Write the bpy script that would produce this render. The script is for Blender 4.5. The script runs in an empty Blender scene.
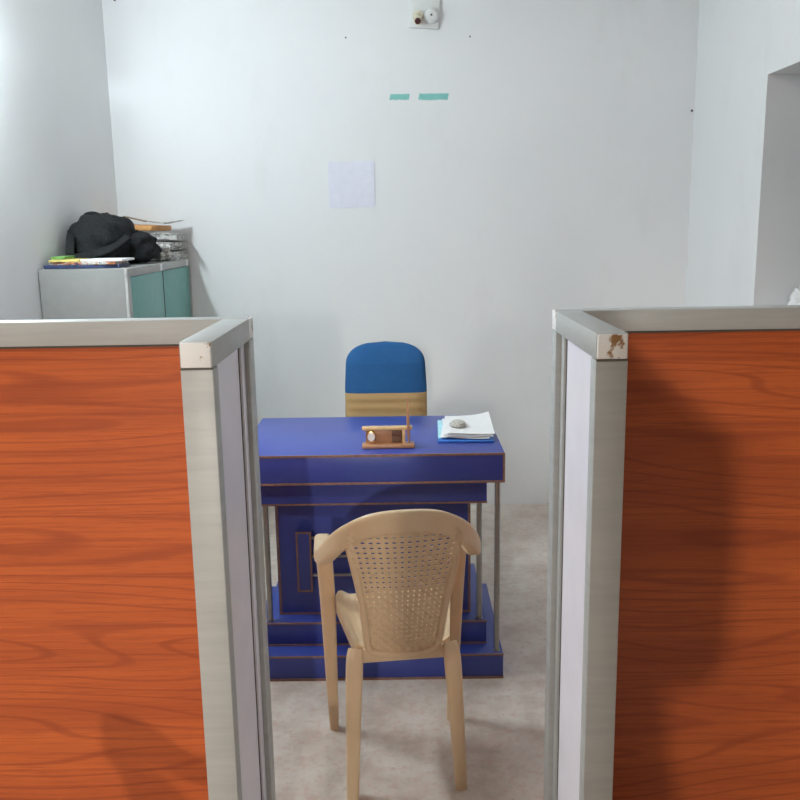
import bpy, bmesh, math, random
from math import sin, cos, pi, radians
from mathutils import Vector, Matrix, noise as mnoise
random.seed(7)
S = bpy.context.scene
COL = S.collection
S.view_settings.view_transform = 'Standard'
S.view_settings.look = 'None'
S.view_settings.gamma = 1.0
S.view_settings.exposure = 0.08
S.view_settings.use_curve_mapping = False
S.cycles.use_denoising = True
S.cycles.max_bounces = 10
S.cycles.diffuse_bounces = 8
S.cycles.sample_clamp_indirect = 8.0

# ------------------------------------------------------------------ materials
def srgb(r, g, b):
    f = lambda c: (c/255/12.92 if c/255 <= .04045 else ((c/255+.055)/1.055)**2.4)
    return (f(r), f(g), f(b), 1)

class NT:
    def __init__(s, name):
        s.m = bpy.data.materials.new(name); s.m.use_nodes = True
        s.t = s.m.node_tree; s.b = s.t.nodes['Principled BSDF']
        s.tc = s.t.nodes.new('ShaderNodeTexCoord')
    def n(s, typ, **kw):
        nd = s.t.nodes.new(typ)
        for k, v in kw.items():
            if k in nd.inputs: nd.inputs[k].default_value = v
            else: setattr(nd, k, v)
        return nd
    def l(s, a, b): s.t.links.new(a, b)
    def coord(s, scale=(1, 1, 1), loc=(0, 0, 0)):
        mp = s.n('ShaderNodeMapping'); mp.inputs['Scale'].default_value = scale; mp.inputs['Location'].default_value = loc
        s.l(s.tc.outputs['Object'], mp.inputs['Vector']); return mp.outputs['Vector']
    def noise(s, scale, detail=3, rough=.55, vec=None, distortion=0):
        nd = s.n('ShaderNodeTexNoise', Scale=scale, Detail=detail, Roughness=rough, Distortion=distortion)
        s.l(vec if vec is not None else s.tc.outputs['Object'], nd.inputs['Vector']); return nd.outputs['Fac']
    def ramp(s, fac, stops):
        r = s.n('ShaderNodeValToRGB'); e = r.color_ramp.elements
        while len(e) < len(stops): e.new(.5)
        for el, (p, c) in zip(e, stops): el.position = p; el.color = c
        s.l(fac, r.inputs['Fac']); return r.outputs['Color']
    def mix(s, fac, a, b, mode='MIX'):
        m = s.n('ShaderNodeMix', data_type='RGBA', blend_type=mode)
        for sock, v in ((m.inputs[0], fac), (m.inputs[6], a), (m.inputs[7], b)):
            if hasattr(v, 'links'): s.l(v, sock)
            else: sock.default_value = v
        return m.outputs[2]
    def math(s, op, a, b=0.0):
        m = s.n('ShaderNodeMath', operation=op)
        for sock, v in ((m.inputs[0], a), (m.inputs[1], b)):
            if hasattr(v, 'links'): s.l(v, sock)
            else: sock.default_value = v
        return m.outputs[0]
    def bump(s, h, strength=.1, dist=.01):
        b = s.n('ShaderNodeBump', Strength=strength, Distance=dist)
        s.l(h, b.inputs['Height']); s.l(b.outputs['Normal'], s.b.inputs['Normal'])
    def base(s, c):
        if hasattr(c, 'links'): s.l(c, s.b.inputs['Base Color'])
        else: s.b.inputs['Base Color'].default_value = c
    def set(s, **kw):
        for k, v in kw.items(): s.b.inputs[k.replace('_', ' ')].default_value = v
        return s.m

def plain(name, c, rough=.5, metal=0., var=.08, nscale=30, bump=0, spec=.5):
    t = NT(name); f = t.noise(nscale, 4)
    d = tuple(max(0, x*(1-var)) for x in c[:3])+(1,); u = tuple(min(1, x*(1+var)) for x in c[:3])+(1,)
    t.base(t.ramp(f, [(.3, d), (.7, u)]))
    if bump: t.bump(f, bump, .003)
    t.set(Roughness=rough, Metallic=metal); t.b.inputs['Specular IOR Level'].default_value = spec
    return t.m

def m_wall():
    t = NT('painted_plaster')
    big = t.noise(.9, 4, .6); fine = t.noise(45, 5, .6); st = t.noise(3.2, 6, .65, t.coord((1, 1, .45)))
    c = t.ramp(big, [(.25, (.76, .775, .785, 1)), (.75, (.81, .82, .825, 1))])
    c = t.mix(t.ramp(st, [(.56, (0, 0, 0, 1)), (.78, (.25, .25, .25, 1))]), c, (.62, .61, .58, 1))
    t.base(c); t.bump(t.math('ADD', t.math('MULTIPLY', fine, .5), t.math('MULTIPLY', st, .8)), .10, .01)
    return t.set(Roughness=.62)
def m_floor():
    t = NT('mottled_stone_floor')
    a = t.noise(7, 6, .65); b = t.noise(38, 5, .7); c = t.noise(3, 4, .6)
    base = t.ramp(a, [(.32, srgb(184, 168, 154)), (.5, srgb(206, 194, 182)), (.68, srgb(216, 208, 198))])
    base = t.mix(t.ramp(b, [(.50, (0, 0, 0, 1)), (.66, (.6, .6, .6, 1))]), base, srgb(196, 158, 144))
    base = t.mix(t.ramp(c, [(.5, (0, 0, 0, 1)), (.72, (.2, .2, .2, 1))]), base, srgb(170, 154, 134))
    t.base(base); t.bump(b, .03, .004)
    return t.set(Roughness=.38)
def m_wood():
    t = NT('orange_wood_laminate')
    h = t.noise(1.0, 1, .3, t.coord((1.1, 1.0, 8.0), (3.1, 0, 1.7)))
    sx = t.n('ShaderNodeSeparateXYZ'); t.l(t.tc.outputs['Object'], sx.inputs[0])
    rings = t.math('SINE', t.math('ADD', t.math('MULTIPLY', h, 52.0), t.math('MULTIPLY', sx.outputs['Z'], 150.0)))
    lines = t.ramp(rings, [(.72, (0, 0, 0, 1)), (.99, (1, 1, 1, 1))])
    streak = t.noise(1.0, 4, .6, t.coord((2.0, 1, 90)))
    pore = t.noise(1.0, 3, .7, t.coord((9, 1, 330)))
    broad = t.noise(1.0, 3, .5, t.coord((.8, 1, 13)))
    c = t.ramp(broad, [(.3, (.43, .082, .016, 1)), (.7, (.57, .122, .025, 1))])
    c = t.mix(t.math('MULTIPLY', lines, .50), c, (.27, .042, .011, 1))
    c = t.mix(t.ramp(streak, [(.5, (0, 0, 0, 1)), (.72, (.55, .55, .55, 1))]), c, (.27, .042, .011, 1))
    c = t.mix(t.ramp(pore, [(.5, (0, 0, 0, 1)), (.68, (.5, .5, .5, 1))]), c, (.26, .045, .012, 1))
    t.base(c)
    return t.set(Roughness=.42)
def m_alu(name='brushed_aluminium'):
    t = NT(name)
    f = t.noise(1.0, 4, .6, t.coord((5, 5, 60))); g = t.noise(14, 4, .6)
    t.base(t.ramp(f, [(.3, (.405, .415, .41, 1)), (.7, (.465, .475, .47, 1))]))
    r = t.ramp(g, [(.3, (.42, .42, .42, 1)), (.7, (.55, .55, .55, 1))]); t.l(r, t.b.inputs['Roughness'])
    return t.set(Metallic=.2)
def m_stained(name, amount, offs):
    t = NT(name)
    f = t.noise(26, 4, .6, t.coord((1, 1, 1), offs))
    m = t.ramp(f, [(amount, (0, 0, 0, 1)), (amount+.05, (1, 1, 1, 1))])
    t.base(t.mix(m, (.80, .80, .80, 1), srgb(150, 112, 74)))
    return t.set(Roughness=.5)
def m_blue():
    t = NT('blue_laminate')
    f = t.noise(160, 3, .6); g = t.noise(4, 3)
    c = t.ramp(g, [(.3, (.030, .053, .29, 1)), (.7, (.040, .066, .325, 1))])
    c = t.mix(t.ramp(f, [(.55, (0, 0, 0, 1)), (.75, (.35, .35, .35, 1))]), c, (.055, .07, .32, 1))
    t.base(c); return t.set(Roughness=.36)
def m_chair():
    t = NT('beige_moulded_plastic')
    g = t.noise(6, 4, .6); w = t.noise(60, 4, .7)
    c = t.ramp(g, [(.3, (.60, .435, .265, 1)), (.7, (.69, .52, .335, 1))])
    c = t.mix(t.ramp(w, [(.62, (0, 0, 0, 1)), (.8, (.3, .3, .3, 1))]), c, (.36, .2, .09, 1))
    t.base(c); return t.set(Roughness=.38)
def m_fabric(name, a, b, sc=420):
    t = NT(name); f = t.noise(sc, 2, .6); g = t.noise(9, 3)
    t.base(t.mix(t.ramp(g, [(.35, (0, 0, 0, 1)), (.7, (.4, .4, .4, 1))]), t.ramp(f, [(.35, a), (.65, b)]), a))
    t.bump(f, .25, .002); t.b.inputs['Specular IOR Level'].default_value = .2
    return t.set(Roughness=.9)
def m_emit(name, c, s):
    t = NT(name); t.base((.9, .9, .9, 1)); t.b.inputs['Emission Color'].default_value = c
    t.m.cycles.emission_sampling = 'FRONT'
    return t.set(Emission_Strength=s)
def m_news(name, cols, sc):
    t = NT(name); f = t.noise(sc, 3, .7, t.coord((1, 1, 2.2)))
    n = len(cols); st = [(.3+.4*i/(n-1), c) for i, c in enumerate(cols)]
    r = t.n('ShaderNodeValToRGB'); r.color_ramp.interpolation = 'CONSTANT'; e = r.color_ramp.elements
    while len(e) < n: e.new(.5)
    for el, (p, c) in zip(e, st): el.position = p; el.color = c
    t.l(f, r.inputs['Fac']); t.base(r.outputs['Color']); return t.set(Roughness=.6)

M = dict(
    wall=m_wall(), floor=m_floor(), wood=m_wood(), alu=m_alu(), blue=m_blue(), plastic=m_chair(),
    shade=plain('dark_cutoff_shade', (.10, .12, .10, 1), .5),
    hall=plain('dull_ochre_paint', (.46, .43, .38, 1), .8, var=.06, nscale=2),
    ceiling=plain('ceiling_paint', (.80, .80, .79, 1), .8, var=.03, nscale=2),
    white_lam=plain('lavender_white_laminate', (.82, .80, .88, 1), .35, var=.03, nscale=12),
    seal_shade=plain('dark_seal_and_shade', (.10, .095, .085, 1), .7),  # dark joints, and the painted shadow line under the divider rails
    endcap_a=m_stained('worn_white_cap', .57, (1.7, .3, .9)), endcap_b=m_stained('chipped_white_cap', .55, (3.3, 1.2, .4)),
    edge=plain('brown_edge_band', (.235, .13, .095, 1), .5, var=.2, nscale=60),
    chrome=plain('dull_chrome', (.36, .36, .34, 1), .34, 1.0, .06),
    cab=plain('grey_steel_paint', (.25, .253, .243, 1), .45, var=.05, nscale=20),
    cabedge=plain('pale_steel_trim', (.40, .40, .385, 1), .45),
    teal=plain('teal_door_paint', (.14, .36, .325, 1), .4, var=.08, nscale=25),
    tealtape=plain('teal_paint_patch', (.22, .55, .51, 1), .6, var=.06, nscale=30),
    bluefab=m_fabric('blue_chair_fabric', (.016, .08, .22, 1), (.030, .12, .29, 1)),
    tanfab=m_fabric('tan_chair_fabric', (.36, .235, .105, 1), (.46, .31, .15, 1)),
    black=plain('black_plastic', (.015, .015, .016, 1), .5),
    bag=m_fabric('black_nylon', (.008, .009, .010, 1), (.026, .028, .030, 1), 150),
    paper=plain('white_paper', (.80, .80, .81, 1), .7, var=.02),
    wallpaper_sheet=plain('lavender_paper', (.755, .765, .86, 1), .8, var=.03, nscale=24),
    bluefile=plain('blue_file_cover', (.035, .16, .52, 1), .4),
    cyanfile=plain('pale_blue_file_cover', (.38, .70, .80, 1), .4),
    lightwood=plain('pale_varnished_wood', (.62, .42, .20, 1), .35, var=.15, nscale=40),
    redwood=plain('reddish_varnished_wood', (.40, .20, .10, 1), .35, var=.15, nscale=40),
    darkwood=plain('dark_wood_inlay', (.13, .06, .03, 1), .4, var=.5, nscale=150),
    gold=plain('gold_bezel', (.75, .55, .22, 1), .25, 1.0),
    dial=plain('clock_dial', (.80, .80, .80, 1), .4, var=.02),
    copper=plain('copper_pen', (.52, .28, .16, 1), .3, .6),
    cream=plain('cream_bakelite', (.72, .68, .52, 1), .4),
    switch=plain('white_switch_plastic', (.72, .73, .72, 1), .35, var=.03),
    maroon=plain('dark_maroon_plastic', (.08, .02, .025, 1), .5),
    nail=plain('dark_nail', (.09, .08, .08, 1), .6),
    orange=plain('orange_cover', (.70, .33, .10, 1), .55, var=.15),
    card=plain('brown_cardboard', (.30, .24, .18, 1), .8, var=.15),
    green=plain('green_cover', (.15, .32, .09, 1), .5, var=.2),
    yellow=plain('yellow_cover', (.72, .60, .18, 1), .5, var=.25),
    navy=plain('navy_cover', (.035, .05, .13, 1), .5, var=.4),
    news=m_news('printed_newspaper', [(.62, .61, .58, 1), (.30, .29, .27, 1), (.7, .69, .66, 1), (.12, .11, .11, 1), (.42, .36, .30, 1)], 15),
    mag=m_news('printed_magazine', [(.03, .05, .13, 1), (.45, .16, .05, 1), (.55, .55, .52, 1), (.04, .06, .15, 1), (.6, .5, .15, 1)], 30),
    grey_glass=m_news('mottled_grey_glass', [(.20, .19, .17, 1), (.55, .53, .48, 1), (.30, .29, .26, 1), (.66, .64, .6, 1)], 120),
    pane=plain('dusty_window_glass', (.18, .22, .23, 1), .25, var=.1),
    winframe=plain('grey_window_paint', (.38, .41, .41, 1), .5),
    skin=plain('skin', (.30, .17, .11, 1), .6), shirt=m_fabric('grey_shirt', (.2, .22, .26, 1), (.28, .3, .34, 1)),
    hair=plain('black_hair', (.01, .01, .01, 1), .6),
    tube=m_emit('fluorescent_tube', (.86, .95, 1, 1), 6),
    bulb=m_emit('bulb_glow', (1.0, .95, .88, 1), 6),
)

# ------------------------------------------------------------------ geometry helpers
def smooth(me, angle=35):
    for p in me.polygons: p.use_smooth = True
    me.set_sharp_from_angle(angle=radians(angle))
def obj(name, bm, mat, parent=None, loc=None, sm=25):
    bmesh.ops.recalc_face_normals(bm, faces=bm.faces[:])
    me = bpy.data.meshes.new(name); bm.to_mesh(me); bm.free()
    if sm: smooth(me, sm)
    me.materials.append(M[mat] if isinstance(mat, str) else mat)
    o = bpy.data.objects.new(name, me); COL.objects.link(o)
    if parent: o.parent = parent
    if loc: o.location = loc
    return o
def thing(name, label, cat, loc=(0, 0, 0), rz=0, group=None):
    o = bpy.data.objects.new(name, None); COL.objects.link(o); o.empty_display_size = .05
    o.location = loc; o.rotation_euler = (0, 0, rz); tag(o, label, cat, group); return o
def tag(o, label, cat, group=None):
    o['label'] = label; o['category'] = cat
    if group: o['group'] = group
    return o
def struct(o): o['kind'] = 'structure'; return o
def box(bm, x0, x1, y0, y1, z0, z1, bev=0, seg=2, mat=None):
    vs = [bm.verts.new((x, y, z)) for x in (x0, x1) for y in (y0, y1) for z in (z0, z1)]
    q = [(0, 1, 3, 2), (4, 6, 7, 5), (0, 4, 5, 1), (2, 3, 7, 6), (0, 2, 6, 4), (1, 5, 7, 3)]
    fs = [bm.faces.new([vs[i] for i in f]) for f in q]
    if mat: bmesh.ops.transform(bm, matrix=mat, verts=vs)
    if bev:
        es = list({e for f in fs for e in f.edges})
        bmesh.ops.bevel(bm, geom=es, offset=bev, segments=seg, profile=.5, affect='EDGES')
    return bm
def B(*a, **k): return box(bmesh.new(), *a, **k)
def cyl(bm, p0, p1, r0, r1=None, n=20, caps=True):
    p0, p1 = Vector(p0), Vector(p1); r1 = r0 if r1 is None else r1
    t = (p1-p0).normalized(); a = Vector((0, 0, 1)) if abs(t.z) < .9 else Vector((1, 0, 0))
    s = t.cross(a).normalized(); u = s.cross(t)
    A = [bm.verts.new(p0+(s*cos(2*pi*i/n)+u*sin(2*pi*i/n))*r0) for i in range(n)]
    C = [bm.verts.new(p1+(s*cos(2*pi*i/n)+u*sin(2*pi*i/n))*r1) for i in range(n)]
    for i in range(n): bm.faces.new((A[i], A[(i+1) % n], C[(i+1) % n], C[i]))
    if caps: bm.faces.new(A[::-1]); bm.faces.new(C)
    return bm
def lathe(bm, prof, n=28, mat=None):
    rings = []; nv = []
    for r, z in prof:
        if r < 1e-6: ring = [bm.verts.new((0, 0, z))]
        else: ring = [bm.verts.new((r*cos(2*pi*i/n), r*sin(2*pi*i/n), z)) for i in range(n)]
        rings.append(ring); nv += ring
    for a, b in zip(rings, rings[1:]):
        for i in range(n):
            j = (i+1) % n
            if len(a) == 1 and len(b) == 1: continue
            if len(a) == 1: bm.faces.new((a[0], b[j], b[i]))
            elif len(b) == 1: bm.faces.new((a[i], a[j], b[0]))
            else: bm.faces.new((a[i], a[j], b[j], b[i]))
    if mat: bmesh.ops.transform(bm, matrix=mat, verts=nv)
    return bm
def catmull(P, per=8):
    P = [tuple(p) for p in P]; Q = [P[0]]+P+[P[-1]]; out = []
    for i in range(1, len(Q)-2):
        for k in range(per):
            t = k/per
            out.append(tuple(.5*((2*b)+(-a+c)*t+(2*a-5*b+4*c-d)*t*t+(-a+3*b-3*c+d)*t**3)
                             for a, b, c, d in zip(Q[i-1], Q[i], Q[i+1], Q[i+2])))
    out.append(P[-1]); return out
def rrect(n=4, r=.45):
    # unit rounded rectangle profile, half sizes .5
    pts = []
    for cx, cy, a0 in ((.5-r, .5-r, 0), (-.5+r, .5-r, 90), (-.5+r, -.5+r, 180), (.5-r, -.5+r, 270)):
        for k in range(n+1):
            a = radians(a0+90*k/n); pts.append((cx+r*cos(a), cy+r*sin(a)))
    return pts
def sweep(bm, P, up, per=8, r=.3, closed=False, prof=None):
    """P: points (x,y,z,w,h): w across the path, h towards 'up'."""
    pts = catmull(P, per) if per > 1 else P
    prof = prof or rrect(4, r); rings = []
    V = [Vector(p[:3]) for p in pts]
    for i, p in enumerate(pts):
        t = (V[min(i+1, len(V)-1)]-V[max(i-1, 0)]).normalized()
        u = Vector(up(i/(len(pts)-1)) if callable(up) else up)
        s = t.cross(u).normalized(); n = s.cross(t)
        rings.append([bm.verts.new(V[i]+s*(a*p[3])+n*(b*p[4])) for a, b in prof])
    k = len(prof)
    for a, b in zip(rings, rings[1:]):
        for i in range(k): bm.faces.new((a[i], a[(i+1) % k], b[(i+1) % k], b[i]))
    bm.faces.new(rings[0][::-1]); bm.faces.new(rings[-1])
    return bm
def slab(bm, f_top, f_bot, nx, ny):
    """closed slab from two height fields f(u,v)->Vector, u,v in 0..1"""
    T = [[bm.verts.new(f_top(i/nx, j/ny)) for j in range(ny+1)] for i in range(nx+1)]
    Bt = [[bm.verts.new(f_bot(i/nx, j/ny)) for j in range(ny+1)] for i in range(nx+1)]
    for i in range(nx):
        for j in range(ny):
            bm.faces.new((T[i][j], T[i+1][j], T[i+1][j+1], T[i][j+1]))
            bm.faces.new((Bt[i][j], Bt[i][j+1], Bt[i+1][j+1], Bt[i+1][j]))
    for i in range(nx):
        bm.faces.new((T[i][0], Bt[i][0], Bt[i+1][0], T[i+1][0])); bm.faces.new((T[i][ny], T[i+1][ny], Bt[i+1][ny], Bt[i][ny]))
    for j in range(ny):
        bm.faces.new((T[0][j], T[0][j+1], Bt[0][j+1], Bt[0][j])); bm.faces.new((T[nx][j], Bt[nx][j], Bt[nx][j+1], T[nx][j+1]))
    return bm
def children(o): return [c for c in bpy.data.objects if c.parent == o]
def copy_tree(o, parent=None):
    c = o.copy(); COL.objects.link(c); c.parent = parent
    for ch in children(o): copy_tree(ch, c)
    return c

# ------------------------------------------------------------------ room shell
XL, XR, YB, ZC = -1.44, 1.465, 4.575, 3.0
T = .15
HX, HY, HZ = 5.5, -7.5, 3.6                              # large dim hall in front of the dividers
YI = 1.70                                              # where the hall ends and the office bay begins
struct(obj('floor', B(-HX-T, HX+T, HY-T, YB+T, -.1, 0), 'floor', sm=0))
struct(obj('ceiling', B(XL-T, XR+.45, YI, YB+T, ZC, ZC+.1), 'ceiling', sm=0))
struct(obj('ceiling_hall', B(-HX-T, HX+T, HY-T, YI, HZ, HZ+.1), 'hall', sm=0))
struct(obj('wall_back', B(XL-T, XR+.45, YB, YB+T, 0, ZC), 'wall', sm=0))
struct(obj('wall_left', B(XL-T, XL, YI, YB, 0, ZC), 'wall', sm=0))
bm = bmesh.new()
box(bm, -HX, XL-T, YI, YI+.15, 0, HZ); box(bm, XR+.45, HX, YI, YI+.15, 0, HZ); box(bm, XL-T, XR+.45, YI, YI+.15, ZC+.1, HZ)
struct(obj('wall_bay', bm, 'hall', sm=0))
struct(obj('wall_hall_left', B(-HX-T, -HX, HY, YI+.15, 0, HZ), 'hall', sm=0))
struct(obj('wall_hall_right', B(HX, HX+T, HY, YI+.15, 0, HZ), 'hall', sm=0))
struct(obj('wall_front', B(-HX-T, HX+T, HY-T, HY, 0, HZ), 'hall', sm=0))
WY0, WY1, WZ0, WZ1, WD = 2.55, 3.683, 1.08, 2.06, .36      # window recess in the right wall
bm = bmesh.new()
box(bm, XR, XR+.45, YI, WY0, 0, ZC); box(bm, XR, XR+.45, WY1, YB, 0, ZC)
box(bm, XR, XR+.45, WY0, WY1, 0, WZ0); box(bm, XR, XR+.45, WY0, WY1, WZ1, ZC)
struct(obj('wall_right', bm, 'wall', sm=0))
win = bpy.data.objects.new('window_1', None); COL.objects.link(win); struct(win); win.location = (XR+WD, 0, 0)
bm = bmesh.new(); xw0, xw1 = 0, .05; ym = (WY0+WY1)/2
for a, b, c, d in ((WY0, WY0+.06, WZ0, WZ1), (WY1-.06, WY1, WZ0, WZ1), (ym-.035, ym+.035, WZ0+.06, WZ1-.06), (WY0+.06, WY1-.06, WZ0, WZ0+.06), (WY0+.06, WY1-.06, WZ1-.06, WZ1)):
    box(bm, xw0, xw1, a, b, c, d, .004)
struct(obj('window_frame', bm, 'winframe', win))
bm = B(.02, .03, WY0+.06, ym-.035, WZ0+.06, WZ1-.06); box(bm, .02, .03, ym+.035, WY1-.06, WZ0+.06, WZ1-.06)
struct(obj('window_pane', bm, 'pane', win))
struct(obj('window_backing', B(.06, .09, WY0, WY1, WZ0, WZ1), 'winframe', win))

# ------------------------------------------------------------------ camera  (fit from the verticals and depth lines of the photo)
TH, RO, YW = radians(11.3), .016, .0045
f = Vector((-sin(YW)*cos(TH), cos(YW)*cos(TH), -sin(TH)))
r0 = Vector((cos(YW), sin(YW), 0)); u0 = r0.cross(f)
r = r0*cos(RO)-u0*sin(RO); u = u0*cos(RO)+r0*sin(RO)
cam = bpy.data.cameras.new('camera'); co = bpy.data.objects.new('camera', cam); COL.objects.link(co)
cam.sensor_fit = 'HORIZONTAL'; cam.sensor_width = 36; cam.lens = 36*880/800; cam.clip_start = .02
co.matrix_world = Matrix(((r.x, u.x, -f.x, 0), (r.y, u.y, -f.y, 0), (r.z, u.z, -f.z, 1.5), (0, 0, 0, 1)))
S.camera = co

# ------------------------------------------------------------------ dividers
HP = 1.32
def divider(side, label, xi, yn, yf, cap, wall_x):
    """side -1 left, +1 right; xi inner face x, yn near end of the return, yf rear face of the long run"""
    d = thing('office_divider', label, 'partition', (0, 0, 0))
    s = side; w = .053; rh = .043; dp = .05; rl = .049 if side < 0 else .044
    X = lambda a: xi+s*a                      # a = distance away from the opening
    def bx(a0, a1, y0, y1, z0, z1, bev=.0015):
        x0, x1 = sorted((X(a0), X(a1))); return B(x0, x1, y0, y1, z0, z1, bev)
    L = abs(wall_x-xi)-.002
    yr = yf-dp                                # front of long run
    obj('top_rail', bx(.005, L, yr, yf, HP-rl, HP), 'alu', d)
    obj('return_rail', bx(0, w, yn+.004, yr+.002, HP-rh, HP), 'alu', d)
    obj('end_cap', bx(.002, w-.002, yn, yn+.006, HP-rh+.001, HP-.001, .002), cap, d)
    obj('end_cap', bx(0, .006, yr+.004, yf-.001, HP-rh+.001, HP-.001, .002), cap, d)
    obj('cap_seam', bx(0.001, w-.001, yn+.0015, yn+.01, HP-rh-.0025, HP-rh+.0005, 0), 'seal_shade', d)
    post = obj('end_post', bx(0, w, yn+.003, yn+.042, 0, HP-rh-.0015, .002), 'alu', d)
    obj('corner_post', bx(0, w, yr-.001, yf-.002, 0, HP-rh-.0005, .002), 'alu', d)
    obj('wall_post', bx(L-.05, L, yr, yf, 0, HP-rh), 'alu', d)
    obj('bottom_rail', bx(w, L-.05, yr, yf, .0, .06), 'alu', d)
    obj('return_bottom_rail', bx(0, w, yn+.042, yr, .0, .06), 'alu', d)
    obj('wood_panel', bx(w, L-.05, yr+.013, yf-.013, .06, HP-rh+.001, 0), 'wood', d)
    obj('rail_shadow_line', bx(w, L-.05, yr+.0085, yr+.0135, HP-rl-.005, HP-rl+.001, 0), 'seal_shade', d)  # dark strip standing in for the shadow of the recess below the rail
    obj('return_panel', bx(.018, w-.012, yn+.042, yr-.03, .06, HP-rh+.001, 0), 'white_lam', d)['label'] = 'lavender-white panel facing the opening'
    obj('bead', bx(.012, w-.008, yr-.032, yr, .06, HP-rh+.001, .001), 'white_lam' if side < 0 else 'alu', d)
    obj('bead', bx(.010, .019, yn+.040, yn+.050, .06, HP-rh+.001, .001), 'alu', d)
    obj('seal_strip', bx(.0165, .0185, yr-.036, yr-.031, .06, HP-rh+.001, 0), 'seal_shade', d)
    return d
divider(-1, 'aluminium-framed bright orange wood divider on the left of the opening', -.307, 1.398, 1.800, 'endcap_a', XL)
divider(1, 'aluminium-framed dark red wood divider on the right of the opening', .3155, 1.425, 1.858, 'endcap_b', XR)

# ------------------------------------------------------------------ desk
CX = -.111
desk = thing('office_desk', 'blue laminate desk with brown edging, chrome posts and stepped base', 'desk', (CX, 2.716, 0))
def band_frame(bm, hw, y, z0, z1, t=.006, d=.004, sides=True):
    box(bm, -hw-.001, hw+.001, y-d+.002, y+.003, z1-t, z1+.001); box(bm, -hw-.001, hw+.001, y-d+.002, y+.003, z0-.001, z0+t)
    if sides:
        for s in (-1, 1):
            a, b = sorted((s*hw+s*.001, s*(hw-t))); box(bm, a, b, y-d+.002, y+.003, z0+t, z1-t)
    return bm
obj('desktop', B(-.43, .43, 0, .572, .684, .780, .001), 'blue', desk)
obj('edge_band', band_frame(bmesh.new(), .43, 0, .684, .78), 'edge', desk)
obj('apron', B(-.381, .381, .08, .49, .590, .684, 0), 'blue', desk)
bm = B(-.382, .382, .078, .083, .589, .595)
obj('edge_band', bm, 'edge', desk)
obj('pedestal', B(-.334, .324, .150, .36, .170, .590, 0), 'blue', desk)
obj('edge_band', band_frame(bmesh.new(), .331, .150, .170, .591, .0065), 'edge', desk)
st2 = obj('upper_step', B(-.381, .381, .08, .595, .087, .170, .001), 'blue', desk)
bm = B(-.382, .382, .077, .083, .086, .093); box(bm, -.382, .382, .078, .083, .1655, .171)
obj('edge_band', bm, 'edge', desk)
obj('lower_step', B(-.43, .43, 0, .59, 0, .087, .001), 'blue', desk)
bm = B(-.431, .431, -.003, .003, 0, .008); box(bm, -.431, .431, -.002, .003, .0825, .088)
obj('edge_band', bm, 'edge', desk)
for x, y, z0, z1 in ((-.41, .024, .087, .684), (.41, .024, .087, .684), (-.358, .10, .170, .59), (.358, .10, .170, .59)):
    bm = cyl(bmesh.new(), (x, y, z0), (x, y, z1), .0092)
    cyl(bm, (x, y, z0), (x, y, z0+.004), .012); cyl(bm, (x, y, z1-.004), (x, y, z1), .012)
    obj('post', bm, 'chrome', desk)
for s in (-1, 1):
    x0, x1 = sorted((s*.262, s*.212))
    blk = obj('decor_block', B(x0, x1, .118, .150, .268, .482, 0), 'blue', desk)
    bm = bmesh.new(); c = (x0+x1)/2
    band_frame(bm, .025, .118, .268, .482, .005); bmesh.ops.translate(bm, verts=bm.verts[:], vec=(c, 0, 0))
    obj('edge_band', bm, 'edge', blk)
for z in (.322, .390, .456):
    obj('rod', cyl(bmesh.new(), (-.214, .132, z), (.214, .132, z), .0055), 'chrome', desk)

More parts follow.
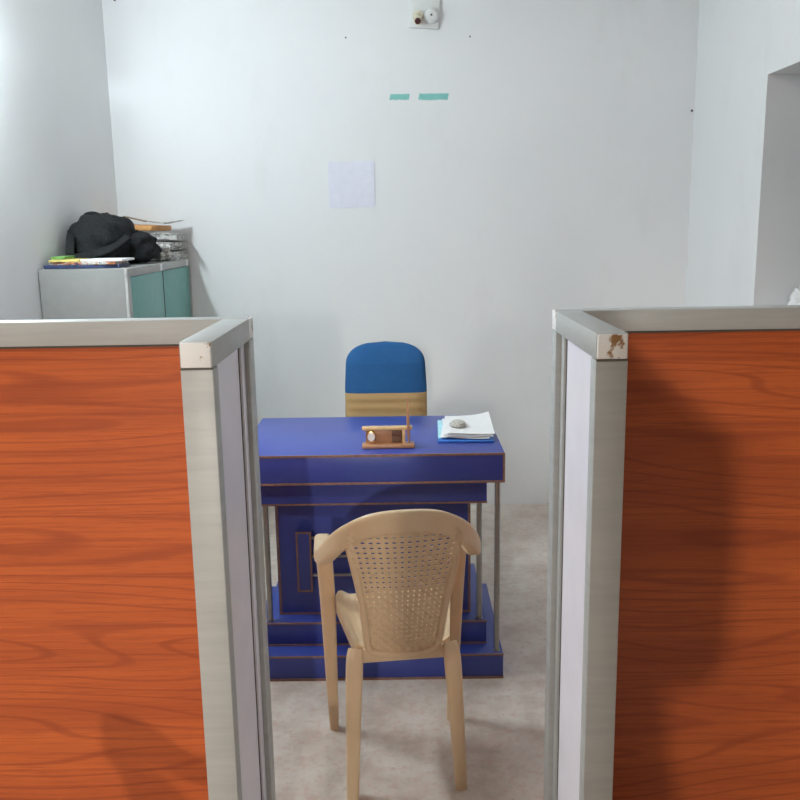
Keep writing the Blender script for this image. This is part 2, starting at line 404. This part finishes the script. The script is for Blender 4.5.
# ------------------------------------------------------------------ plastic chair
def make_plastic_chair(label):
    ch = thing('plastic_chair', label, 'chair')
    def by(x, z):                              # surface of the backrest
        t = max(0, min(1, (z-.38)/.42)); return -.128-.105*t-.012*sin(pi*t)+1.1*x*x
    # top rail sweeping round into both arms
    half = [(0, by(0, .79)-.004, .787, .024, .058), (.07, -.222, .779, .024, .057), (.125, -.192, .752, .026, .055), (.168, -.150, .710, .030, .052),
            (.196, -.095, .660, .036, .046), (.204, -.03, .634, .042, .036), (.201, .05, .630, .044, .026), (.199, .105, .630, .042, .024), (.194, .138, .622, .036, .022)]
    P = [(-p[0],)+p[1:] for p in half[:0:-1]]+half
    obj('arm_rail', sweep(bmesh.new(), P, (0, 0, 1), 6, .24), 'plastic', ch, sm=40)
    for s in (-1, 1):
        P = [(s*.197, .108, .628, .044, .034), (s*.194, .118, .56, .046, .034), (s*.188, .13, .42, .044, .034), (s*.184, .15, .2, .036, .03), (s*.180, .168, 0, .028, .026)]
        obj('front_leg', sweep(bmesh.new(), P, (0, 1, 0), 5, .35), 'plastic', ch, sm=60)
        P = [(s*.126, -.118, .402, .038, .032), (s*.131, -.132, .36, .045, .036), (s*.139, -.150, .2, .040, .034), (s*.147, -.172, 0, .032, .030)]
        obj('rear_leg', sweep(bmesh.new(), P, (0, 1, 0), 5, .35), 'plastic', ch, sm=60)
    # seat
    def hw(v): return .126+.040*min(1, v*1.35)-.022*max(0, v-.80)/.2
    def top(u, v):
        a = 2*u-1; x = a*hw(v); y = -.116+.286*v
        z = .405+.046*v-.018*(1-a*a)*sin(pi*min(1, v*1.05)) - .02*max(0, v-.88)/.12
        if abs(a) < .8 and .12 < v < .9: z -= .0022*(.5+.5*cos(2*pi*a*8))
        return Vector((x, y, z+.012*max(0, abs(a)-.86)/.14))
    def bot(u, v): p = top(u, v); a = abs(2*u-1); e = a > .96 or v < .02 or v > .98; p.z -= .045 if e else .010; return p
    obj('seat', slab(bmesh.new(), top, bot, 64, 24), 'plastic', ch, sm=60)
    # apron linking legs beneath the seat
    obj('seat_apron', B(-.118, .118, -.124, -.112, .360, .400, .004), 'plastic', ch)
    # backrest frame: a U from rail to rail
    def pw(z):                                 # half width of the panel
        t = (z-.385)/(.76-.385); return .092+.020*t+.040*t*t
    side = [(.150, .735), (.136, .69), (.121, .62), (.109, .55), (.101, .48), (.096, .425), (.085, .396), (.06, .387), (.03, .383)]
    yf_ = lambda x, z: by(x, z)+.045*max(0, z-.66)/.075
    U = [(-x, yf_(x, z), z, .020, .020) for x, z in side]+[(0, by(0, .382), .382, .020, .020)]+[(x, yf_(x, z), z, .020, .020) for x, z in side[::-1]]
    obj('back_frame', sweep(bmesh.new(), U, (0, -1, .12), 5, .4), 'plastic', ch, sm=60)
    # woven panel: vertical and horizontal strips
    def xw(z):
        pts = [(.383, .06), (.396, .083), (.425, .094), (.48, .099), (.55, .107), (.62, .119), (.69, .134), (.735, .148), (.79, .150)]
        for (a, b), (c, d) in zip(pts, pts[1:]):
            if a <= z <= c: return b+(d-b)*(z-a)/(c-a)
        return .06 if z < .4 else .15
    def ztop(x): return .772-1.45*x*x
    bm = bmesh.new(); nv, nh = 15, 27
    def ribbon(pts, n_off, half, thick, across):
        rows = []
        for p in pts:
            p = Vector(p); a = Vector(across)*half; d = Vector((0, 1, 0))
            rows.append([bm.verts.new(p-a+d*(n_off-thick)), bm.verts.new(p+a+d*(n_off-thick)), bm.verts.new(p+a+d*(n_off+thick)), bm.verts.new(p-a+d*(n_off+thick))])
        for A, Bb in zip(rows, rows[1:]):
            for i in range(4): bm.faces.new((A[i], A[(i+1) % 4], Bb[(i+1) % 4], Bb[i]))
        bm.faces.new(rows[0]); bm.faces.new(rows[-1][::-1])
    for i in range(nv):
        a = -1+2*(i+.5)/nv; xs = []
        z0 = .386; 
        zt = ztop(a*.148)
        for k in range(61):
            z = z0+(zt-z0)*k/60; x = a*xw(z); w = .0015*sin(pi*(k/60)*nh)*(1 if i % 2 else -1)
            xs.append((x, by(x, z)+w, z))
        ribbon(xs, 0, .0052, .0012, (1, 0, 0))
    for j in range(nh):
        z = .388+(.770-.388)*(j+.5)/nh; W = xw(z)
        while W > .02 and z > ztop(W)+.004: W -= .004
        xs = []
        for k in range(41):
            x = W*(-1+2*k/40); w = .0015*sin(pi*(k/40)*nv)*(1 if j % 2 else -1)
            xs.append((x, by(x, z)+w, z))
        ribbon(xs, 0, .0045, .0012, (0, 0, 1))
    obj('woven_panel', bm, 'plastic', ch, sm=0)
    return ch
chair = make_plastic_chair('beige plastic armchair with woven-pattern back, standing in front of the blue desk')
chair.location = (-.027, 2.285, 0); chair.rotation_euler = (0, 0, radians(7))
c2 = copy_tree(chair)                              # out of frame: only its shadow on the left divider is seen
c2['label'] = 'beige plastic armchair outside the view, casting the arched shadow on the orange divider'
c2.location = (-.32, .64, 0); c2.rotation_euler = (0, 0, radians(-80))

# ------------------------------------------------------------------ executive chair
ec = thing('executive_chair', 'high-backed office chair, blue over tan, standing behind the blue desk', 'chair', (-.078, 3.75, 0), pi)
# built facing +y then turned towards the desk
def back_slab(z0, z1, name, mat, ridges):
    zt = 1.000
    def hwz(z):
        a = .179-.008*max(0, (z-.80)/.15)
        t = max(0, (z-.90)/(zt-.90)); base = a+.003*max(0, (.78-z))
        return base*max(.0, (1-min(t, 1)**2.6))**(1/2.6) if t > 0 else base
    bm = bmesh.new(); n = 40; m = 36; rows = []
    for k in range(m+1):
        q = k/m; z = z0+(z1-z0)*(1-(1-q)**2 if z1 > 1 else q); W = max(hwz(z), .004); ring = []
        tk = .045*min(1, .35+.65*math.sqrt(max(0, min(1, (zt-z)/.09))))
        rz = .006*abs(sin(pi*(z-.5)/.040)) if ridges else 0
        for i in range(n):
            a = 2*pi*i/n; ca, sa = cos(a), sin(a)
            sx = math.copysign(abs(ca)**.45, ca); sy = math.copysign(abs(sa)**.6, sa)
            y = -.02+.10*(z-.5)*-.6+sy*(tk+(rz if sy > 0 else 0))
            ring.append(bm.verts.new((sx*W, y, z)))
        rows.append(ring)
    for A, Bb in zip(rows, rows[1:]):
        for i in range(n): bm.faces.new((A[i], A[(i+1) % n], Bb[(i+1) % n], Bb[i]))
    bm.faces.new(rows[0][::-1]); bm.faces.new(rows[-1])
    return obj(name, bm, mat, ec, sm=60)
back_slab(.783, 1.000, 'headrest', 'bluefab', False)['label'] = 'blue fabric headrest'
back_slab(.46, .783, 'backrest', 'tanfab', True)
bm = bmesh.new()
slab(bm, lambda u, v: Vector(((2*u-1)*.18, .0+.36*v, .47-.02*(2*u-1)**6-.03*v**6)), lambda u, v: Vector(((2*u-1)*.18, .36*v, .40)), 20, 20)
obj('seat', bm, 'tanfab', ec, sm=60)
for s in (-1, 1):
    obj('armrest', sweep(bmesh.new(), [(s*.19, .06, .42, .03, .03), (s*.205, .07, .56, .03, .03), (s*.205, .10, .62, .04, .03), (s*.205, .22, .63, .045, .03), (s*.20, .29, .58, .03, .03), (s*.19, .28, .42, .03, .03)], (s, .01, .02), 6), 'black', ec, sm=60)
obj('gas_column', cyl(cyl(bmesh.new(), (0, .18, .12), (0, .18, .28), .025), (0, .18, .28), (0, .18, .405), .018), 'black', ec)
bs = obj('star_base', cyl(bmesh.new(), (0, .18, .07), (0, .18, .12), .035), 'black', ec)
for k in range(5):
    a = 2*pi*k/5+.3; ex, ey = .20*cos(a), .18+.20*sin(a)
    lg = obj('base_leg', sweep(bmesh.new(), [(.02*cos(a), .18+.02*sin(a), .10, .035, .03), (ex, ey, .07, .022, .02)], (0, 0, 1), 3), 'black', bs)
    bm = bmesh.new()
    for dx in (-.012, .012): cyl(bm, (ex-sin(a)*dx*1.6, ey+cos(a)*dx*1.6, .0255), (ex-sin(a)*dx*.5, ey+cos(a)*dx*.5, .0255), .0255)
    cyl(bm, (ex, ey, .02), (ex, ey, .066), .006)
    obj('caster', bm, 'black', bs)

# ------------------------------------------------------------------ desk objects
DT = .781
ps = thing('pen_stand', 'wooden pen stand with a small clock, standing on the blue desk', 'pen stand', (-.053, 2.806, DT), radians(1))
obj('base', B(-.086, .086, -.018, .03, 0, .013, .004), 'redwood', ps)
obj('back_panel', B(-.074, .052, .006, .014, .012, .060, .001), 'redwood', ps)
obj('top_bar', B(-.086, .080, -.004, .024, .058, .069, .004), 'lightwood', ps)
obj('upright', B(.046, .056, -.006, .016, .012, .059, .001), 'lightwood', ps)
bm = bmesh.new()
for z0, z1 in ((.016, .034), (.037, .056)): box(bm, .012, .046, .001, .007, z0, z1, .001)
obj('inlay', bm, 'darkwood', ps)
ck = obj('clock', lathe(bmesh.new(), [(0, 0), (.0145, 0), (.0155, .004), (.0145, .009), (.0125, .010), (0, .010)], mat=Matrix.Translation((-.056, .007, .037)) @ Matrix.Diagonal((1.1, 1, 1.32, 1)) @ Matrix.Rotation(pi/2, 4, 'X')), 'gold', ps)
obj('dial', lathe(bmesh.new(), [(0, .0102), (.0108, .0102), (.0108, .0108), (0, .0108)], mat=Matrix.Translation((-.056, .007, .037)) @ Matrix.Diagonal((1.1, 1, 1.32, 1)) @ Matrix.Rotation(pi/2, 4, 'X')), 'dial', ck)
pen = tag(obj('pen', lathe(bmesh.new(), [(0, 0), (.002, .004), (.0042, .02), (.0052, .05), (.0048, .09), (.0032, .135), (.0026, .147), (.0032, .150), (0, .153)], 14), 'copper', None, (.0145, 2.800, DT+.014)),
          'copper-coloured pen standing upright in the wooden pen stand', 'pen')
pen.rotation_euler = (radians(-2), radians(-1.5), 0)

def sheet(name, w, d, mat, loc, rz, wave, th=.0012, curl=(0, 0), nx=16, ny=12):
    def top(a, b):
        x, y = (a-.5)*w, (b-.5)*d
        z = wave*(sin(a*5+1)*cos(b*4)+1)*.5 + curl[0]*max(0, a-.55)**2*max(0, b-.3) + curl[1]*max(0, .45-a)**2*b
        return Vector((x, y, z+th))
    o = obj(name, slab(bmesh.new(), top, lambda a, b: top(a, b)-Vector((0, 0, th)), nx, ny), mat, None, loc, 60)
    o.rotation_euler = (0, 0, rz); return o
PX, PY, PR = .209, 3.0, radians(-2)
fl = thing('file_folder', 'blue file folder lying under the white papers on the desk', 'folder', (PX, PY, DT), PR)
obj('cover', B(-.092, .096, -.145, .165, 0, .006, .001), 'bluefile', fl)
obj('flap', B(-.092, -.060, -.115, .162, .006, .009, .001), 'cyanfile', fl)['label'] = 'pale blue inner flap'
z = DT+.0095
for i in range(4):
    w = .165-.004*(i % 2)
    lab = ['lowest white sheet in the pile on the blue folder', 'white sheet second from the bottom of the pile on the folder', 'white sheet just below the topmost sheet on the blue folder', 'topmost white sheet with a curled corner, under the grey paperweight'][i]
    o = sheet('paper_sheet', w, .285, 'paper', (PX+.006+.004*i, PY+.012+.003*i, z), PR+radians((-3, 2, -1.5, 1)[i]), .004, .0012, (.10 if i == 3 else .02*i, 0))
    tag(o, lab, 'paper', 'white papers on the desk'); z += .0042
bm = lathe(bmesh.new(), [(0, 0), (.030, 0), (.035, .006), (.031, .013), (.018, .019), (0, .021)], 24)
tag(obj('paperweight', bm, 'grey_glass', None, (.186, 2.985, z+.0015)), 'small mottled grey round paperweight on the topmost white sheet', 'paperweight').scale = (.85, 1.1, 1)

# ------------------------------------------------------------------ steel cabinet and what lies on it
CZ = 1.345
cb = thing('steel_cabinet', 'grey steel cabinet with teal sliding doors, standing in the left corner', 'cabinet', (XL+.004, 3.505, 0))
CW, CD = .350, 1.06
obj('body', B(0, CW-.012, 0, CD, 0.0, CZ, .003), 'cab', cb)
bm = bmesh.new()
box(bm, CW-.012, CW, 0, CD, CZ-.035, CZ, .001); box(bm, CW-.012, CW, 0, CD, 0, .07, .001)
box(bm, CW-.012, CW, 0, .04, .07, CZ-.035, .001); box(bm, CW-.012, CW, CD-.02, CD, .07, CZ-.035, .001)
obj('front_frame', bm, 'cabedge', cb)
for i, (a, b, x) in enumerate(((.042, .528, -.006), (.534, CD-.022, -.009))):
    dr = obj('door', B(CW+x-.004, CW+x+.004, a, b, .072, CZ-.037, .001), 'teal', cb)
    hy = b-.06 if i == 0 else a+.06
    obj('handle', B(CW+x+.004, CW+x+.007, hy-.012, hy+.012, .66, .78, .001), 'cabedge', dr)
obj('door_seam', B(CW-.013, CW-.0005, .5285, .5335, .072, CZ-.037, 0), 'seal_shade', cb)
for y in (.50, .985): obj('tag', B(CW-.001, CW+.002, y-.02, y+.02, CZ-.034, CZ-.004, .0005), 'paper', cb)

def lump(bm, c, rad, seed, amp=.12, nseg=36, nr=20, flat=.0, fold=0):
    """closed rounded bag-like body resting on z=c.z"""
    vs = []
    for j in range(nr+1):
        th = pi*j/nr; ring = []
        for i in range(nseg):
            ph = 2*pi*i/nseg
            d = Vector((sin(th)*cos(ph), sin(th)*sin(ph), cos(th)))
            d = Vector([math.copysign(abs(t)**.75, t) for t in d])
            k = 1+amp*mnoise.noise(d*1.9+Vector((seed, 0, 0)))+amp*.6*mnoise.noise(d*4.5+Vector((0, seed, 0)))
            k += fold*sin(d.z*9+d.x*2+2.0*mnoise.noise(d*2))
            p = Vector((d.x*rad[0]*k, d.y*rad[1]*k, rad[2]*(d.z*k+1)))
            p.z = max(p.z, 0) ; ring.append(p)
        vs.append(ring)
    V = [[bm.verts.new(p+Vector(c)) for p in r] for r in vs[1:-1]]
    t = bm.verts.new(vs[0][0]+Vector(c)); b = bm.verts.new(vs[-1][0]+Vector(c))
    for A, Bb in zip(V, V[1:]):
        for i in range(nseg): bm.faces.new((A[i], A[(i+1) % nseg], Bb[(i+1) % nseg], Bb[i]))
    for i in range(nseg): bm.faces.new((t, V[0][(i+1) % nseg], V[0][i])); bm.faces.new((b, V[-1][i], V[-1][(i+1) % nseg]))
    return bm
Z0 = CZ+.001
mags = [('navy', .30, .16, .014, 3.635, -1.285, 2, 'dark blue printed magazine at the bottom of the pile on the cabinet front'),
        ('mag', .27, .15, .011, 3.63, -1.275, -3, 'multicoloured magazine in the middle of the pile on the cabinet front'),
        ('yellow', .12, .15, .009, 3.63, -1.355, 4, 'yellow magazine on the left end of the pile on the cabinet'),
        ('paper', .17, .15, .009, 3.635, -1.20, -2, 'pale grey magazine on the right end of the pile on the cabinet')]
zz = Z0
for i, (m, w, d, h, y, x, rz, lab) in enumerate(mags):
    o = tag(obj('magazine', B(-w/2, w/2, -d/2, d/2, 0, h, .0015), m, None, (x, y, zz)), lab, 'magazine', 'magazines on the cabinet')
    o.rotation_euler = (0, 0, radians(rz))
    if i < 2: zz += h+.0005
o = tag(obj('magazine', B(-.028, .028, -.06, .06, 0, .012, .002), 'green', None, (-1.385, 3.645, zz+.0095)), 'small green booklet beside the backpack on the cabinet', 'magazine')
bp = thing('backpack', 'black backpack slumped on top of the grey steel cabinet', 'backpack', (-1.275, 3.93, Z0), radians(0))
bm = lump(bmesh.new(), (-.03, -.03, 0), (.130, .17, .106), 3.1, .15, 48, 30, fold=.042)
obj('main_bag', bm, 'bag', bp, sm=80)
bm = lump(bmesh.new(), (.065, .075, 0), (.105, .150, .070), 8.4, .2, 40, 24, fold=.03)
obj('front_pocket', bm, 'bag', bp, sm=80)
obj('strap', sweep(bmesh.new(), [(-.13, -.12, .15, .03, .008), (-.11, -.195, .10, .035, .008), (-.10, -.215, .04, .035, .008), (-.02, -.205, .05, .035, .01), (.06, -.195, .075, .03, .01), (.11, -.12, .12, .03, .008)], (0, -1, .3), 8), 'bag', bp, sm=60)
obj('grab_loop', sweep(bmesh.new(), [(-.11, -.02, .196, .016, .009), (-.095, -.02, .216, .016, .009), (-.06, -.02, .221, .016, .009), (-.02, -.02, .206, .016, .009)], (0, 1, 0), 6), 'bag', bp, sm=60)
# papers at the back of the cabinet top
def news(w, d, h, loc, rz, tilt, lab, mat='news'):
    bm = bmesh.new(); n = 5
    for k in range(n):
        q = random.uniform(-.008, .008); e = random.uniform(-.008, .008)
        slab(bm, lambda u, v: Vector(((u-.5)*w+q, (v-.5)*d+e, h*(k+.85)/n+.008*sin(u*3)**2*u)), lambda u, v: Vector(((u-.5)*w+q, (v-.5)*d+e, h*k/n+.008*sin(u*3)**2*u)), 8, 4)
    o = tag(obj('newspaper', bm, mat, None, loc, 50), lab, 'newspaper', 'newspapers on the cabinet'); o.rotation_euler = (tilt[0], tilt[1], rz); return o
news(.22, .30, .040, (-1.20, 4.40, Z0), radians(3), (0, 0), 'thick folded newspaper lowest in the pile behind the backpack')
news(.21, .29, .036, (-1.195, 4.40, Z0+.050), radians(-4), (0, 0), 'folded newspaper in the middle of the pile behind the backpack')
news(.20, .27, .030, (-1.185, 4.40, Z0+.097), radians(5), (0, 0), 'creased newspaper near the top of the pile behind the backpack')
o = tag(obj('envelope', B(-.125, .115, -.14, .14, 0, .024, .003), 'orange', None, (-1.285, 4.39, Z0+.147)), 'orange envelope lying on the newspapers behind the backpack', 'envelope'); o.rotation_euler = (0, radians(3), radians(-5))
o = tag(obj('cardboard_piece', B(-.05, .05, -.07, .07, 0, .006, .001), 'card', None, (-1.30, 4.39, Z0+.196)), 'brown cardboard piece tilted on top of the orange envelope', 'cardboard'); o.rotation_euler = (0, radians(14), radians(10))
o = sheet('loose_paper', .10, .2, 'news', (-1.150, 4.39, Z0+.173), radians(-12), .012, .002, (.07, 0)); tag(o, 'loose printed sheet sticking out to the right of the orange envelope', 'paper')
bm = lump(bmesh.new(), (0, 0, 0), (.033, .033, .04), 5.5, .4, 28, 18)
o = tag(obj('crumpled_paper', bm, 'news', None, (-1.125, 4.205, Z0), 20), 'crumpled printed paper squeezed between the backpack and the newspapers', 'paper')
# white paper in the window recess
bm = lump(bmesh.new(), (0, 0, 0), (.05, .06, .070), 2.2, .4, 24, 16)
tag(obj('crumpled_paper', bm, 'paper', None, (1.600, 3.50, WZ0+.001), 25), 'white crumpled paper on the window sill at the right edge', 'paper')

# ------------------------------------------------------------------ on the back wall
YW0 = YB-.001
sb = thing('electrical_board', 'white square electrical board with two round fittings, high on the back wall', 'switch board', (.1285, YW0, 2.512))
sb.rotation_euler = (0, radians(4.5), 0)
obj('back_plate', B(-.073, .073, -.018, 0, -.078, .085, .004), 'switch', sb)
RX = Matrix.Rotation(pi/2, 4, 'X')
hd = obj('bulb_holder', lathe(bmesh.new(), [(0, 0), (.026, 0), (.026, .012), (.018, .018), (.017, .05), (.020, .055), (.020, .062), (0, .062)], 24, Matrix.Translation((-.030, -.018, -.022)) @ Matrix.Rotation(radians(125), 4, 'X')), 'cream', sb)
obj('socket_mouth', lathe(bmesh.new(), [(0, .0625), (.015, .0625), (.013, .072), (0, .074)], 20, Matrix.Translation((-.030, -.018, -.022)) @ Matrix.Rotation(radians(125), 4, 'X')), 'maroon', hd)
rs = obj('round_fitting', lathe(bmesh.new(), [(0, 0), (.036, 0), (.036, .010), (.030, .026), (.022, .032), (0, .033)], 28, Matrix.Translation((.034, -.018, -.022)) @ RX), 'switch', sb)
obj('screw', lathe(bmesh.new(), [(0, .033), (.005, .033), (.004, .036), (0, .0365)], 12, Matrix.Translation((.034, -.018, -.022)) @ RX), 'nail', rs)
def ragged(x0, x1, z0, z1, seed, slant):
    bm = bmesh.new(); rnd = random.Random(seed); n = 14; fr = []; bk = []
    up = [(x0+(x1-x0)*i/n+slant, z1+rnd.uniform(-.0006, .0006)) for i in range(n+1)]
    dn = [(x0+(x1-x0)*i/n, z0+rnd.uniform(-.002, .0015)) for i in range(n+1)]
    for pts in (up, dn): fr.append([bm.verts.new((x, -.0015, z)) for x, z in pts]); bk.append([bm.verts.new((x, 0, z)) for x, z in pts])
    for i in range(n):
        bm.faces.new((fr[0][i], fr[0][i+1], fr[1][i+1], fr[1][i])); bm.faces.new((bk[0][i], bk[1][i], bk[1][i+1], bk[0][i+1]))
        for q in (0, 1): bm.faces.new((fr[q][i], bk[q][i], bk[q][i+1], fr[q][i+1]))
    for i in (0, n): bm.faces.new((fr[0][i], fr[1][i], bk[1][i], bk[0][i]))
    return bm
tag(obj('tape_strip', ragged(-.049, .047, 2.106, 2.132, 1, .005), 'tealtape', None, (0, YW0, 0), 0), 'shorter teal tape strip on the back wall, the left of the two', 'tape')
tag(obj('tape_strip', ragged(.094, .240, 2.103, 2.132, 2, .005), 'tealtape', None, (0, YW0, 0), 0), 'longer teal tape strip on the back wall, below the electrical board', 'tape')
o = obj('paper_notice', slab(bmesh.new(), lambda u, v: Vector((-.117+.234*u, -.0025-.002*sin(u*6+v*3), -.114+.228*v)), lambda u, v: Vector((-.117+.234*u, -.0005, -.114+.228*v)), 10, 10), 'wallpaper_sheet', None, (-.247, YW0, 1.700))
tag(o, 'square pale lavender paper sheet stuck on the back wall', 'paper')
for i, (x, zz_, lab) in enumerate(((-.258, 2.40, 'small dark nail left of the electrical board on the back wall'), (.350, 2.395, 'small dark nail right of the electrical board on the back wall'), (1.452, 2.03, 'small dark nail by the right corner of the back wall'), (-1.375, 2.59, 'dark nail at the upper left corner of the back wall'))):
    tag(obj('nail', lathe(bmesh.new(), [(0, 0), (.004, 0), (.004, .004), (.007, .006), (.006, .009), (0, .0095)], 12, RX), 'nail', None, (x, YW0+.001, zz_)), lab, 'nail').scale = (.6 if i < 2 else .9,)*3

# ------------------------------------------------------------------ lamps
tl = thing('tube_light', 'fluorescent tube fitting on the left wall, just outside the frame', 'lamp', (XL+.001, 2.76, 2.16))
obj('batten', B(0, .035, -.31, .31, -.025, .025, .004), 'switch', tl)
for y in (-.295, .295): obj('tube_socket', B(.03, .075, y-.012, y+.012, -.018, .018, .003), 'switch', tl)
obj('tube', cyl(bmesh.new(), (.060, -.283, 0), (.060, .283, 0), .013, n=16), 'tube', tl)
wl = thing('pendant_lamp', 'unseen bulb hanging behind the viewpoint, with a wide dark shade added to limit its light', 'lamp', (-.29, -2.2, 1.71))
obj('cord', cyl(bmesh.new(), (0, 0, .12), (0, 0, HZ-1.71), .003, n=8), 'switch', wl)
obj('holder', lathe(bmesh.new(), [(0, .055), (.017, .055), (.020, .07), (.018, .11), (.006, .125), (0, .125)], 24), 'cream', wl)
obj('added_cutoff_shade', lathe(bmesh.new(), [(.022, .110), (.10, .100), (.40, -.030), (.402, -.030), (.402, -.026), (.10, .105), (.022, .114)], 48), 'shade', wl)  # opaque shade added to keep the bulb's light off the back wall
obj('bulb', lathe(bmesh.new(), [(0, -.048), (.016, -.045), (.029, -.03), (.034, -.005), (.029, .02), (.016, .045), (.013, .056), (0, .056)], 24), 'bulb', wl)

def lamp(name, typ, energy, color, parent, loc, rot=(0, 0, 0), **k):
    l = bpy.data.lights.new(name, typ); l.energy = energy; l.color = color
    for a, b in k.items(): setattr(l, a, b)
    o = bpy.data.objects.new(name, l); COL.objects.link(o); o.parent = parent; o.location = loc; o.rotation_euler = rot; return o
TUBE_W, BULB_W = 79, 180
for k in range(8):
    lamp('tube_glow', 'POINT', TUBE_W/8, (.83, .95, 1), tl, (.066, -.24+.16*(k//2), .033*(-1)**k), shadow_soft_size=.016)
cl = thing('added_fill_light', 'unseen square fill light added on the hall ceiling, behind the viewpoint', 'lamp', (-2.7, -1.0, HZ-.001))
obj('fill_housing', B(-.6, .6, -.6, .6, -.06, 0, .005), 'switch', cl)
lamp('fill_light', 'AREA', 130, (1, .96, .90), cl, (0, 0, -.065), shape='SQUARE', size=1.1)  # added fill that lifts the ambient light on the dividers
lamp('bulb_light', 'POINT', BULB_W, (1, .95, .87), wl, (0, .07, 0), shadow_soft_size=.03)

# ------------------------------------------------------------------ person behind the viewpoint (shadow on the dividers only)
def skin(name, pts, edges, mat, parent, sub=2, root=0):
    me = bpy.data.meshes.new(name); me.from_pydata([p[:3] for p in pts], edges, []); o = bpy.data.objects.new(name, me)
    COL.objects.link(o); me.materials.append(M[mat])
    if parent: o.parent = parent
    o.modifiers.new('skin', 'SKIN'); sv = me.skin_vertices[0].data
    for i, p in enumerate(pts): sv[i].radius = (p[3], p[4] if len(p) > 4 else p[3]); sv[i].use_root = i == root
    o.modifiers['skin'].use_smooth_shade = True
    m = o.modifiers.new('sub', 'SUBSURF'); m.levels = sub; m.render_levels = sub
    return o
pn = thing('person', 'person standing behind the viewpoint, casting the shadow on the right divider', 'person', (.0, -.33, 0))
pts = [(0, 0, .92, .145, .10), (0, 0, 1.10, .105, .09), (0, 0, 1.29, .125, .095), (0, 0, 1.40, .10, .08), (0, .0, 1.49, .045, .045), (0, .01, 1.57, .05, .05), (0, .015, 1.66, .075, .085), (0, .01, 1.75, .055, .06)]
ed = [(i, i+1) for i in range(7)]
for s in (-1, 1):
    k = len(pts); pts += [(s*.125, 0, 1.375, .052), (s*.145, .06, 1.13, .040), (s*.10, .20, 1.29, .030), (s*.085, .245, 1.38, .024, .03), (s*.075, .255, 1.43, .018, .03)]
    ed += [(3, k), (k, k+1), (k+1, k+2), (k+2, k+3), (k+3, k+4)]
    for q in range(5):
        j = len(pts); ln = (.8, 1, 1.08, 1, .8)[q]
        pts += [(s*.062, .262+.004*q, 1.428+.013*q, .009), (s*(.062-.02*ln), .272, 1.43+.015*q, .0085), (s*(.062-.036*ln), .268, 1.432+.015*q, .007)]
        ed += [(k+4, j), (j, j+1), (j+1, j+2)]
    k = len(pts); pts += [(s*.10, .0, .81, .095), (s*.105, .015, .48, .065), (s*.09, -.01, .10, .040), (s*.092, -.01, .05, .040), (s*.097, .12, .03, .034, .028)]
    ed += [(0, k), (k, k+1), (k+1, k+2), (k+2, k+3), (k+3, k+4)]
skin('body', pts, ed, 'shirt', pn)
